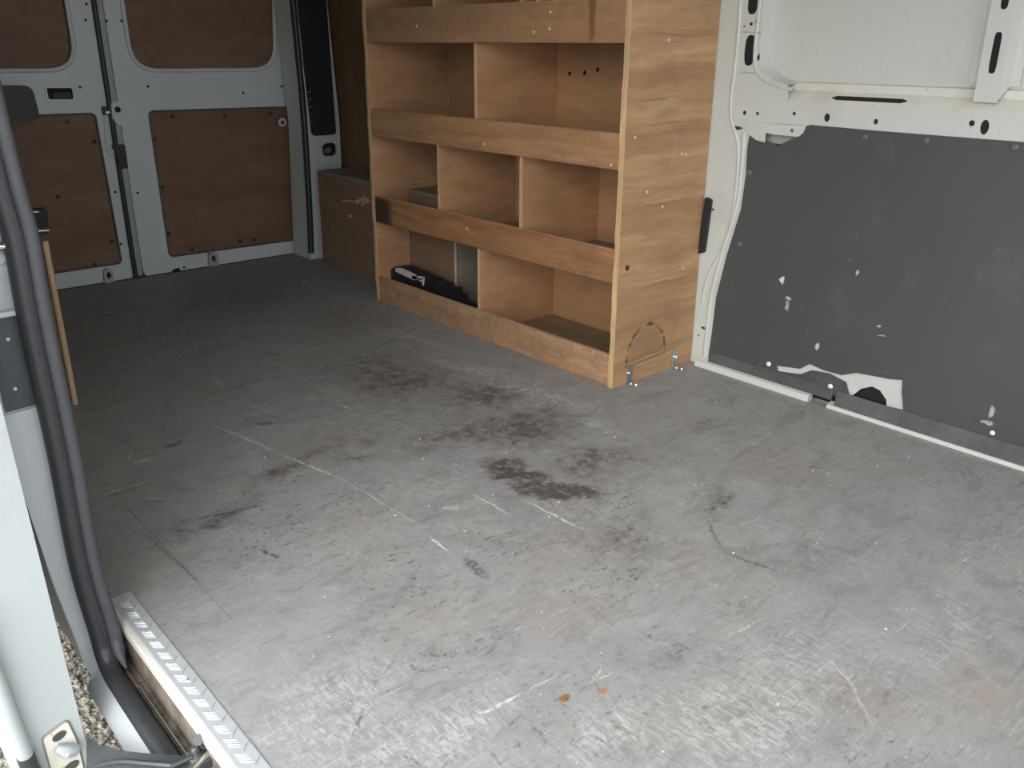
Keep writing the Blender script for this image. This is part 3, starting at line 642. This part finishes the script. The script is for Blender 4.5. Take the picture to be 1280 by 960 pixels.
# things on the pillar face
YF = 1.425
box('pillar_ledge', .236, .296, YF - .016, YF, p2(20, 388, 1, YF)[1] - .004, p2(20, 388, 1, YF)[1] + .004, PILLARW, wlft)
sh = plate('plastic_sheet', 1, YF - .006, .005, pl2([(-20, 396), (41, 384), (52, 440), (62, 501), (8, 516), (-20, 400)], 1, YF - .006), [], m_plain('dark_grey_sheet', (.055, .060, .065), .5), wlft)
stud = head_mesh('stud', 1, .0028, .002, m_plain('pale_stud', (.6, .62, .62), .4))
for x, y in [(10, 424), (42, 426), (19, 486)]: put('stud', stud, px(x, y, 1, YF - .0062), sh)
plate('lower_pillar_panel', 1, YF - .004, .004, [p2(-4, 521, 1, YF), p2(62, 503, 1, YF), (.300, .20), (.302, -.02), (.2625, -.03), (.2575, .0), (.242, .12)], [], PILLARW, wlft)
# latch striker on the pillar
stk = empty('door_striker', tuple(px(4, 320, 1, YF)), 'chrome latch striker with round bolt on the white door pillar', 'latch')
tube('striker_bar', [px(-14, 309, 1, YF - .02), px(14, 307, 1, YF - .02), px(17, 307, 1, YF - .006)], .0055, CHROME, stk)
cc = p2(-1, 322, 1, YF)
plate('striker_plate', 1, YF - .004, .004, rounded([(cc[0] - .05, cc[1] - .028), (cc[0] + .014, cc[1] - .028), (cc[0] + .016, cc[1] + .05), (cc[0] - .05, cc[1] + .05)], .012), [], PILLARW, stk)
put('bolt', head_mesh('bolt', 1, .011, .005, PILLARW, 16), (cc[0], YF - .004, cc[1]), stk)
plate('upper_cover', 1, YF - .014, .010, rounded(pl2([(-30, 285), (9, 284), (12, 298), (-30, 300)], 1, YF - .012), .004), [], PILLARW, stk)
# rubber seal round the opening
SEALC = [(.299, 1.398, .012), (.300, 1.392, -.025), (.300, 1.368, -.050), (.300, 1.31, -.058), (.300, 1.1, -.058)]
sp = [px(a, b, 1, 1.402) for a, b in [(10, 220), (32, 300), (50, 400), (84, 560), (110, 700)]]
sp = [(.215, 1.402, 1.64), (.268, 1.402, 1.08)] + [(p.x - .006, p.y, p.z) for p in sp] + SEALC
sp += [(.300, .8, sp[-1][2]), (.300, YB + .03, sp[-1][2])]
path = smooth_path(sp, 6)
seal = empty('door_seal', (.315, 1.40, -.05), 'black rubber weather seal running down the door pillar and along the step', 'door seal')
tube('seal_bulb', [p + Vector((-.007, .004, -.004)) for p in path], .0165, RUBBER, seal, 12)
fpth = [p + Vector((.013, -.002, .004)) for p in path if p.z > -.055 or p.y > 1.37]
tube('seal_flange', fpth, [.0115 if i < len(fpth) - 6 else .0115 * (len(fpth) - i) / 7 for i in range(len(fpth))], RUBBER_G, seal, 10)
zs = sp[-1][2]
# step well and rocker
st = prism_y('trim_4', [(.338, -.002), (.332, -.004), (.331, -.075), (.318, -.078), (.3165, zs - .004), (.3125, zs - .004), (.310, zs - .02), (.310, -.10), (.345, -.10), (.345, -.002)], YB, 1.46, GRIME)
tag(st, 'grimy brown step channel below the van floor edge', 'step', kind='structure')
prism_y('channel_lip', [(.3130, zs + .006), (.3150, zs + .006), (.3150, -.07), (.3130, -.07)], YB, 1.30, STEEL, st)
prism_y('floor_edge', [(.3395, .0015), (.3330, .0005), (.3300, -.004), (.3300, -.016), (.3325, -.016), (.3395, -.003)], YB, 1.50, WHITE_DIRTY, st)
rk = prism_y('trim_5', [(.298, zs - .016), (.286, zs - .018), (.262, zs - .045), (.260, zs - .054), (.310, -.24), (.340, -.24), (.340, -.101), (.312, -.101)], YB, 1.425, PILLARW)
tag(rk, 'pale painted sill strip outside the rubber seal', 'sill', kind='structure')
# aluminium tread plate
tp = empty('sill_plate', (.357, .7, 0), 'aluminium chequer tread plate along the floor edge at the side door', 'tread plate')
prism_y('plate_sheet', [(.3385, -.012), (.3395, .0012), (.341, .0022), (.3765, .0022), (.3765, .0002), (.3415, .0002), (.3400, -.012)], YB + .01, 1.50, ALU, tp)
bm = bmesh.new(); y = YB + .03; k = 0
while y < 1.49:
    for j in range(4):
        if k % 2 == 0: c0 = Vector((.3555, y + (j - 1.5) * .0058, .0022)); ang = math.radians(-41); L = .0105
        else: c0 = Vector((.367 + (j - 1.5) * .003, y + (j - 1.5) * .003, .0022)); ang = math.radians(49 + 90 * 0); L = .0065
        d = Vector((math.cos(ang), math.sin(ang), 0)); s = Vector((-d.y, d.x, 0))
        b_ = [bm.verts.new(c0 + d * (L * u) + s * (.0014 * v)) for u, v in ((-1, 0), (-.6, -1), (.6, -1), (1, 0), (.6, 1), (-.6, 1))]
        t_ = [bm.verts.new(c0 + d * (L * .7 * u) + s * (.0006 * v) + Vector((0, 0, .0011))) for u, v in ((-1, 0), (-.6, -1), (.6, -1), (1, 0), (.6, 1), (-.6, 1))]
        for i in range(6): bm.faces.new((b_[i], b_[(i + 1) % 6], t_[(i + 1) % 6], t_[i]))
        bm.faces.new(t_)
    y += .0185; k += 1
o = obj('tread_ribs', bm, ALU, tp); o['kind'] = 'stuff'
put('plate_screw', head_mesh('plate_screw', 2, .003, -.001, STEEL), (.3605, px(233, 851, 2, 0).y, .0022), tp)

# sliding door, slid back outside the body
YD = 1.30
dp = [p2(-8, 470, 1, YD), p2(113, 950, 1, YD)]
xr_ = lambda z: dp[0][0] + (dp[1][0] - dp[0][0]) * (z - dp[0][1]) / (dp[1][1] - dp[0][1])
sd_prof = [(.128, -.27), (.128, .2), (.118, .5), (.085, 1.0), (.02, 1.62), (.12, 1.62), (xr_(1.0) , 1.0), (xr_(.5), .5), (xr_(-.15), -.15), (xr_(-.15), -.27)]
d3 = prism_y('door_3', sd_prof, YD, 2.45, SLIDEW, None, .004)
tag(d3, 'white sliding side door pushed back, its front edge facing the opening', 'door', kind='structure')
# outer skin hem with rubber cap
hx = lambda z: p2(14, 900, 1, YD - .01)[0] - .004 + (.0 if z < .2 else -(z - .2) * .06)
tube('outer_hem', smooth_path([px(-40, 760, 1, YD - .012), px(-4, 850, 1, YD - .012), px(14, 900, 1, YD - .012), px(32, 945, 1, YD - .012), px(37, 958, 1, YD - .012)], 5), .012, SLIDEW, d3, 12)
tube('rubber_cap', [px(32, 945, 1, YD - .014), px(48, 985, 1, YD - .014)], .0135, RUBBER, d3)
tube('edge_rib', smooth_path([px(0, 838, 1, YD), px(18, 885, 1, YD), px(36, 924, 1, YD), px(46, 950, 1, YD), px(56, 990, 1, YD)], 5), .004, SLIDEW, d3, 8)
# latch plate near the foot
lpz = pl2([(53, 922), (83, 900), (95, 925), (110, 985), (75, 1000)], 1, YD)
pt = plate('guide_plate', 1, YD - .004, .005, rounded(lpz, .006), [], WHITE_DIRTY, d3)
bm = bmesh.new(); tube_bm(bm, [Vector((x, YD - .001, z)) for x, z in rounded(lpz, .006)] + [Vector((*(rounded(lpz, .006)[0][:1]), YD - .001, rounded(lpz, .006)[0][1]))], .003, 6, caps=False)
obj('plate_groove', bm, m_plain('grey_groove', (.22, .21, .19), .6), d3, 60)
plate('socket_hole', 1, YD - .0055, .003, oval(p2(73, 918, 1, YD), .011, .007, .35, 14), [], m_plain('dim_socket', (.06, .06, .055), .5), pt)
plate('socket_hole', 1, YD - .0055, .003, oval(p2(88, 956, 1, YD), .013, .008, .35, 14), [], m_plain('dim_socket_b', (.06, .06, .055), .5), pt)
a, b = px(70, 936, 1, YD - .010), px(94, 938, 1, YD - .010)
tube('guide_wedge', [a, (a + b) / 2 + Vector((0, -.006, 0)), b], [.006, .011, .009], SLIDEW, pt, 10, [.008, .012, .012])
# roller arm reaching into the step channel
arm = empty('roller_arm', (.26, 1.12, -.05), 'greasy dark metal roller arm between sliding door and step channel', 'door arm')
ZA = -.030
def za(x): return -.10 + .055 * min(max((x - 108) / 52, 0), 1) + .015 * min(max((x - 160) / 40, 0), 1)
top_px = [(108, 919), (125, 931), (150, 938), (178, 941), (205, 943), (232, 945), (262, 936)]
bot_px = [(108, 985), (120, 972), (150, 963), (178, 964), (205, 966), (240, 962), (272, 946)]
bm = bmesh.new(); rows = []
for (a, b), (c0, d0) in zip(top_px, bot_px):
    u, v_ = px(a, b, 2, za(a)), px(c0, d0, 2, za(a)); dz = Vector((0, 0, -.012))
    rows.append([bm.verts.new(q_) for q_ in (u, v_, v_ + dz, u + dz)])
for r0, r1 in zip(rows, rows[1:]):
    for k_ in range(4): bm.faces.new((r0[k_], r0[(k_ + 1) % 4], r1[(k_ + 1) % 4], r1[k_]))
bm.faces.new(rows[0][::-1]); bm.faces.new(rows[-1]); obj('arm_bar', bm, DARKMETAL, arm)
tube('arm_rib', smooth_path([px(a, b, 2, za(a) + .002) for a, b in [(118, 958), (150, 952), (180, 954), (215, 957)]], 5), .004, DARKMETAL, arm, 8)
c = px(243, 938, 2, ZA + .01)
for r_, z0, z1, m in ((.013, .0, .004, STEEL), (.0085, .004, .012, DARKMETAL), (.005, .012, .017, STEEL)):
    tube('roller_bolt', [(c.x, c.y, ZA + z0), (c.x, c.y, ZA + z1)], r_, m, arm, 12)
a, b = px(214, 958, 2, ZA + .006), px(240, 946, 2, ZA + .006); tube('threaded_rod', [a, b], .004, DARKMETAL, arm, 8)
a, b = px(236, 965, 2, ZA), px(265, 938, 2, ZA); tube('roller_link', [a, b], .006, STEEL, arm, 8)
tube('roller', [px(248, 925, 2, ZA + .004), px(248, 925, 2, ZA + .022)], .008, DARKMETAL, arm, 14)

# ground outside
gr = plate('ground', 2, -.56, .05, [(-12, -12), (12, -12), (12, 14), (-12, 14)], [], GRAVEL)
tag(gr, 'pale gravel ground outside the van', 'ground', kind='structure')
gv = pebbles('gravel', [(random.uniform(.0, .70), random.uniform(1.1, 2.9), -.506, random.uniform(.004, .011)) for i in range(3500)], GRAVEL); tag(gv, 'loose pale gravel stones lying beside and under the van', 'gravel', kind='stuff')

# ================================================================== WHEEL ARCH BOXES
def arch_box(x0, x1, y0, y1, h, label, inner):
    e = empty('wheel_arch_box', ((x0 + x1) / 2, (y0 + y1) / 2, 0), label, 'box', 'plywood wheel arch boxes')
    xi = inner
    s = .012
    if xi == x0: box('face_board', x0, x0 + s, y0, y1, .0, h - s, PLY_ARCH, e)
    else: box('face_board', x1 - s, x1, y0, y1, .0, h - s, PLY_ARCH, e)
    box('top_board', x0, x1, y0, y1, h - s, h, PLY_ARCH_T, e)
    ex = (x0 + s, x1) if xi == x0 else (x0, x1 - s)
    box('end_board', ex[0], ex[1], y0, y0 + s, .0, h - s, PLY_PALE if xi == x1 else PLY_ARCH_T, e)
    box('end_board', ex[0], ex[1], y1 - s, y1, .0, h - s, PLY_ARCH, e)
    return e
PLY_ARCH_T = m_wood('wheel_box_top', 1, (.31, .26, .21), (.22, .18, .145), .7, across=10., along=2., grime=(.20, .19, .18))
ab = arch_box(1.985, 2.204, 2.592, 3.60, .425, 'brown plywood wheel arch box half hidden behind the shelving unit', 1.985)
tube('corner_strip', [(1.985, 2.590, .002), (1.985, 2.590, .412)], .006, PLY_PALE, ab, 8)
# splintered white chips on its face
for k, (x0, y0, x1, y1, r) in enumerate([(428, 251, 446, 252, .004), (446, 253, 457, 247, .010), (452, 256, 461, 250, .009), (436, 270, 440, 270, .006)]):
    tube('paint_chip', [px(x0, y0, 0, 1.9845), px(x1, y1, 0, 1.9845)], r * .5, PLY_PALE, ab, 6, r)
al = arch_box(.345, .580, 2.53, 3.60, .467, 'plywood wheel arch box with pale front edge by the sliding door pillar', .580)
tube('corner_strip', [(.578, 2.522, .002), (.578, 2.522, .466)], .008, PLY_PALE, al, 8)

# ================================================================== SHELVING UNIT
X0, X1 = 1.830, 2.203
Y0, Y1 = 1.632, 2.905
TH = .014
HT = 1.52
su = empty('shelving_unit', ((X0 + X1) / 2, (Y0 + Y1) / 2, 0), 'tall plywood shelving unit with lipped shelves and dividers along the side wall', 'shelving')
ep = plate('end_panel', 1, Y0, TH, [(X0, 0), (X1, 0), (X1, HT), (X0, HT)], [], PLY_END, su)
box('end_panel', X0, X1, Y1 - TH, Y1, 0, HT, PLY_IN, su)
# raw front edges (slightly chewed strips)
def edge_strip(y0, y1, par):
    bm = bmesh.new(); n = 40; rows = []
    for i in range(n + 1):
        z = HT * i / n; j = random.uniform(-.0012, .0012)
        rows.append([bm.verts.new(v) for v in ((X0 - .002 + j, y0 + j, z), (X0 - .002 - j, y1 + j * .8, z), (X0 + .0005, y1 + j * .8, z), (X0 + .0005, y0 + j, z))])
    for a, b in zip(rows, rows[1:]):
        for k in range(4): bm.faces.new((a[k], a[(k + 1) % 4], b[(k + 1) % 4], b[k]))
    bm.faces.new(rows[0][::-1]); bm.faces.new(rows[-1]); obj('edge_strip', bm, PLY_EDGE, par)
edge_strip(Y0 - .001, Y0 + TH + .002, su); edge_strip(Y1 - TH, Y1 + .001, su)
ya, yb = Y0 + TH + .001, Y1 - TH - .001
levels = [(0.0, .098, PLY_KICK), (.316, .413, PLY_BURN), (.635, .731, PLY_LIP), (.960, 1.068, PLY_TOPLIP), (1.28, 1.38, PLY_LIP)]
for i, (z0, z1, m) in enumerate(levels):
    lb = box('lip_board', X0 + .001, X0 + TH, ya, yb, z0, z1, m, su)
    box('lip_edge', X0 + .0008, X0 + TH + .0002, ya, yb, z1, z1 + .0014, PLY_EDGE_Y, lb, .0004)
    zt = z0 + .014
    if i < 2:   # shelves cut round the wheel arch box
        box('shelf_board', X0 + TH + .001, 1.977, ya, yb, z0 + .002, zt, PLY_SHELF, su)
        box('shelf_board', 1.981, X1 - .008, ya, 2.587, z0 + .002, zt, PLY_SHELF, su)
    else: box('shelf_board', X0 + TH + .001, X1 - .008, ya, yb, z0 + .002, zt, PLY_SHELF, su)
box('top_board', X0, X1, Y0, Y1, HT, HT + TH, PLY_IN, su)
plate('back_panel', 0, X1 - .007, .006, [(ya, .0), (ya, HT), (yb, HT), (yb, .43), (2.589, .43), (2.589, .0)], [], PLY_BACK, su)
def divider(x, y, z0, z1, xb=X1 - .008, xf=X0 + TH + .0015):
    yy = px(x, y, 0, xf).y
    d = box('divider', xf, xb, yy - .006, yy + .006, z0, z1, PLY_IN, su)
    box('divider_edge', xf - .001, xf + .0002, yy - .0058, yy + .0058, z0 + .001, z1 - .001, PLY_EDGE, d, 0)
divider(594.5, 100, .6495, .960)
divider(548, 215, .3305, .635); divider(651, 240, .3305, .635)
divider(598.5, 345, .0145, .316)
divider(542, -10, .9745, 1.28)
for x in (652, 672, 694, 717): divider(x, -8, .9745, 1.28, X0 + .20)
# panel joint and black discs painted as shaded holes in the back
hm = head_mesh('bolt_hole_shade', 0, .007, .0006, SHADE_AND_BLACK, 10, .98)
for x, y in [(712, 92), (731, 91), (747, 87)]: put('bolt_hole_shade', hm, px(x, y, 0, X1 - .0072), su)
# pale nail heads on the boards
nail = head_mesh('nail_head', 0, .0038, .0012, m_plain('pale_nail', (.75, .65, .5), .5), 8)
for x, y in [(521, 33), (667, 40), (688, 15), (687, 36), (584, 286), (605, 180), (764, 206)]: put('nail_head', nail, px(x, y, 0, X0 + .0009), su)
nail1 = head_mesh('nail_head', 1, .004, .0012, m_plain('pale_plug', (.72, .60, .43), .5), 8)
for x, y in [(836, 50), (794, 172), (852, 192), (857, 193), (809, 240), (854, 336), (828, 258)]: put('nail_head', nail1, px(x, y, 1, Y0 - .0002), su)
kn = head_mesh('knot', 1, .0085, .0012, m_plain('burnt_knot', (.04, .022, .012), .7), 9)
put('knot', kn, px(784, 335, 1, Y0 - .0002), su)
# angle brackets at the foot of the end panel
def bracket(x, y, top):
    c = px(x, y, 2, 0); h = px(x, top, 1, Y0).z
    b = empty_child = None
    bm = bmesh.new(); bbox(bm, c.x - .013, c.x + .013, Y0 - .0035, Y0 - .0012, .001, h); bbox(bm, c.x - .013, c.x + .013, Y0 - .042, Y0 - .0012, .0008, .0030); bevel(bm, .0006)
    b = obj('angle_bracket', bm, STEEL, su)
    tube('screw', [(c.x, Y0 - .0035, h * .55), (c.x, Y0 - .0075, h * .55)], .006, CHROME, b, 10)
    tube('screw', [(c.x + .002, Y0 - .030, .003), (c.x + .002, Y0 - .030, .0065)], .006, CHROME, b, 10)
    tube('screw', [(c.x - .004, Y0 - .014, .003), (c.x - .004, Y0 - .014, .006)], .005, CHROME, b, 10)
bracket(787, 479, 456); bracket(843, 459, 435)

# hand tool lying on the bottom shelf
XT = 1.890
tl = empty('hand_tool', tuple(px(545, 370, 0, XT)[:2]) + (.0145,), 'black hand tool with pale label and two prongs on the bottom shelf', 'tool')
def tp2(pts): return pl2(pts, 0, XT)
zfl = .0146
def cap(name, pts, r, t, mat, dx=0): 
    o = rounded([(a, max(b, zfl)) for a, b in tp2(pts)], r); bm = bmesh.new(); plate_bm(bm, 0, XT + dx, t, o); 
    return obj(name, bm, mat, tl, 40)
cap('tool_body', [(487, 341), (491, 334), (500, 333), (546, 352), (548, 380), (540, 400), (494, 385), (488, 370)], .022, .045, BLACK)
cap('tool_grip', [(540, 350), (556, 356), (562, 364), (574, 371), (574, 390), (545, 398), (538, 380)], .008, .036, BLACK, .004)
cap('prong', [(548, 356), (571, 360), (573, 364), (570, 366), (548, 363)], .004, .012, BLACK, .012)
cap('prong', [(555, 366), (575, 370.5), (596, 381), (597, 386), (580, 388), (555, 380)], .005, .014, BLACK, -.006)
plate('label_strip', 0, XT - .0012, .001, rounded(tp2([(495, 335), (503, 335), (520, 343), (523, 350), (517, 350), (494, 339)]), .004), [], m_plain('pale_label', (.62, .56, .54), .5), tl)
plate('label_mark', 0, XT - .0012, .001, rounded(tp2([(515, 344), (522, 346), (521, 350), (515, 348)]), .002), [], m_plain('faded_label', (.42, .37, .36), .5), tl)
m_let = m_plain('white_letter', (.78, .76, .74), .5)
for q_ in ([(523, 345), (531, 346), (531, 348.4), (523, 347.4)], [(528.5, 346), (531, 346.3), (530, 357), (528, 356)], [(524.5, 349.5), (528.5, 350.5), (528.5, 352.4), (524.5, 351.4)]):
    plate('letter_mark', 0, XT - .0012, .001, tp2(q_), [], m_let, tl)

# small debris on the floor
m_chip = m_plain('brown_wood_chip', (.24, .11, .045), .8, var=.5, sc=120)
for (x, y, lab, s) in ((705, 874, 'dark brown wood chip lying on the grey floor', 1.0), (754, 865, 'paler narrow brown wood chip lying on the grey floor', .8)):
    c = px(x, y, 2, 0); bm = bmesh.new()
    o = [(c.x + math.cos(a) * random.uniform(.006, .010) * s * 1.2, c.y + math.sin(a) * random.uniform(.004, .008) * s) for a in [k * math.pi / 4 for k in range(8)]]
    plate_bm(bm, 2, .0003, .0022, o); tag(obj('wood_chip', bm, m_chip if s == 1 else m_plain('tan_wood_chip', (.33, .19, .10), .8, var=.4, sc=120)), lab, 'wood chip', 'wood chips on the floor')
cr = [(random.uniform(.5, 2.1), random.uniform(.5, 3.4), .0008, random.choice((.0010, .0012, .0015, .0022))) for i in range(300)]
db = pebbles('floor_debris', [c_ for c_ in cr if not (c_[0] > 1.8 and c_[1] > 1.58) and not (c_[0] < .62 and c_[1] > 2.4)], m_plain('pale_crumbs', (.66, .64, .60), .7, var=.3, sc=90))
tag(db, 'tiny pale crumbs and splinters scattered over the grey floor', 'debris', kind='stuff')
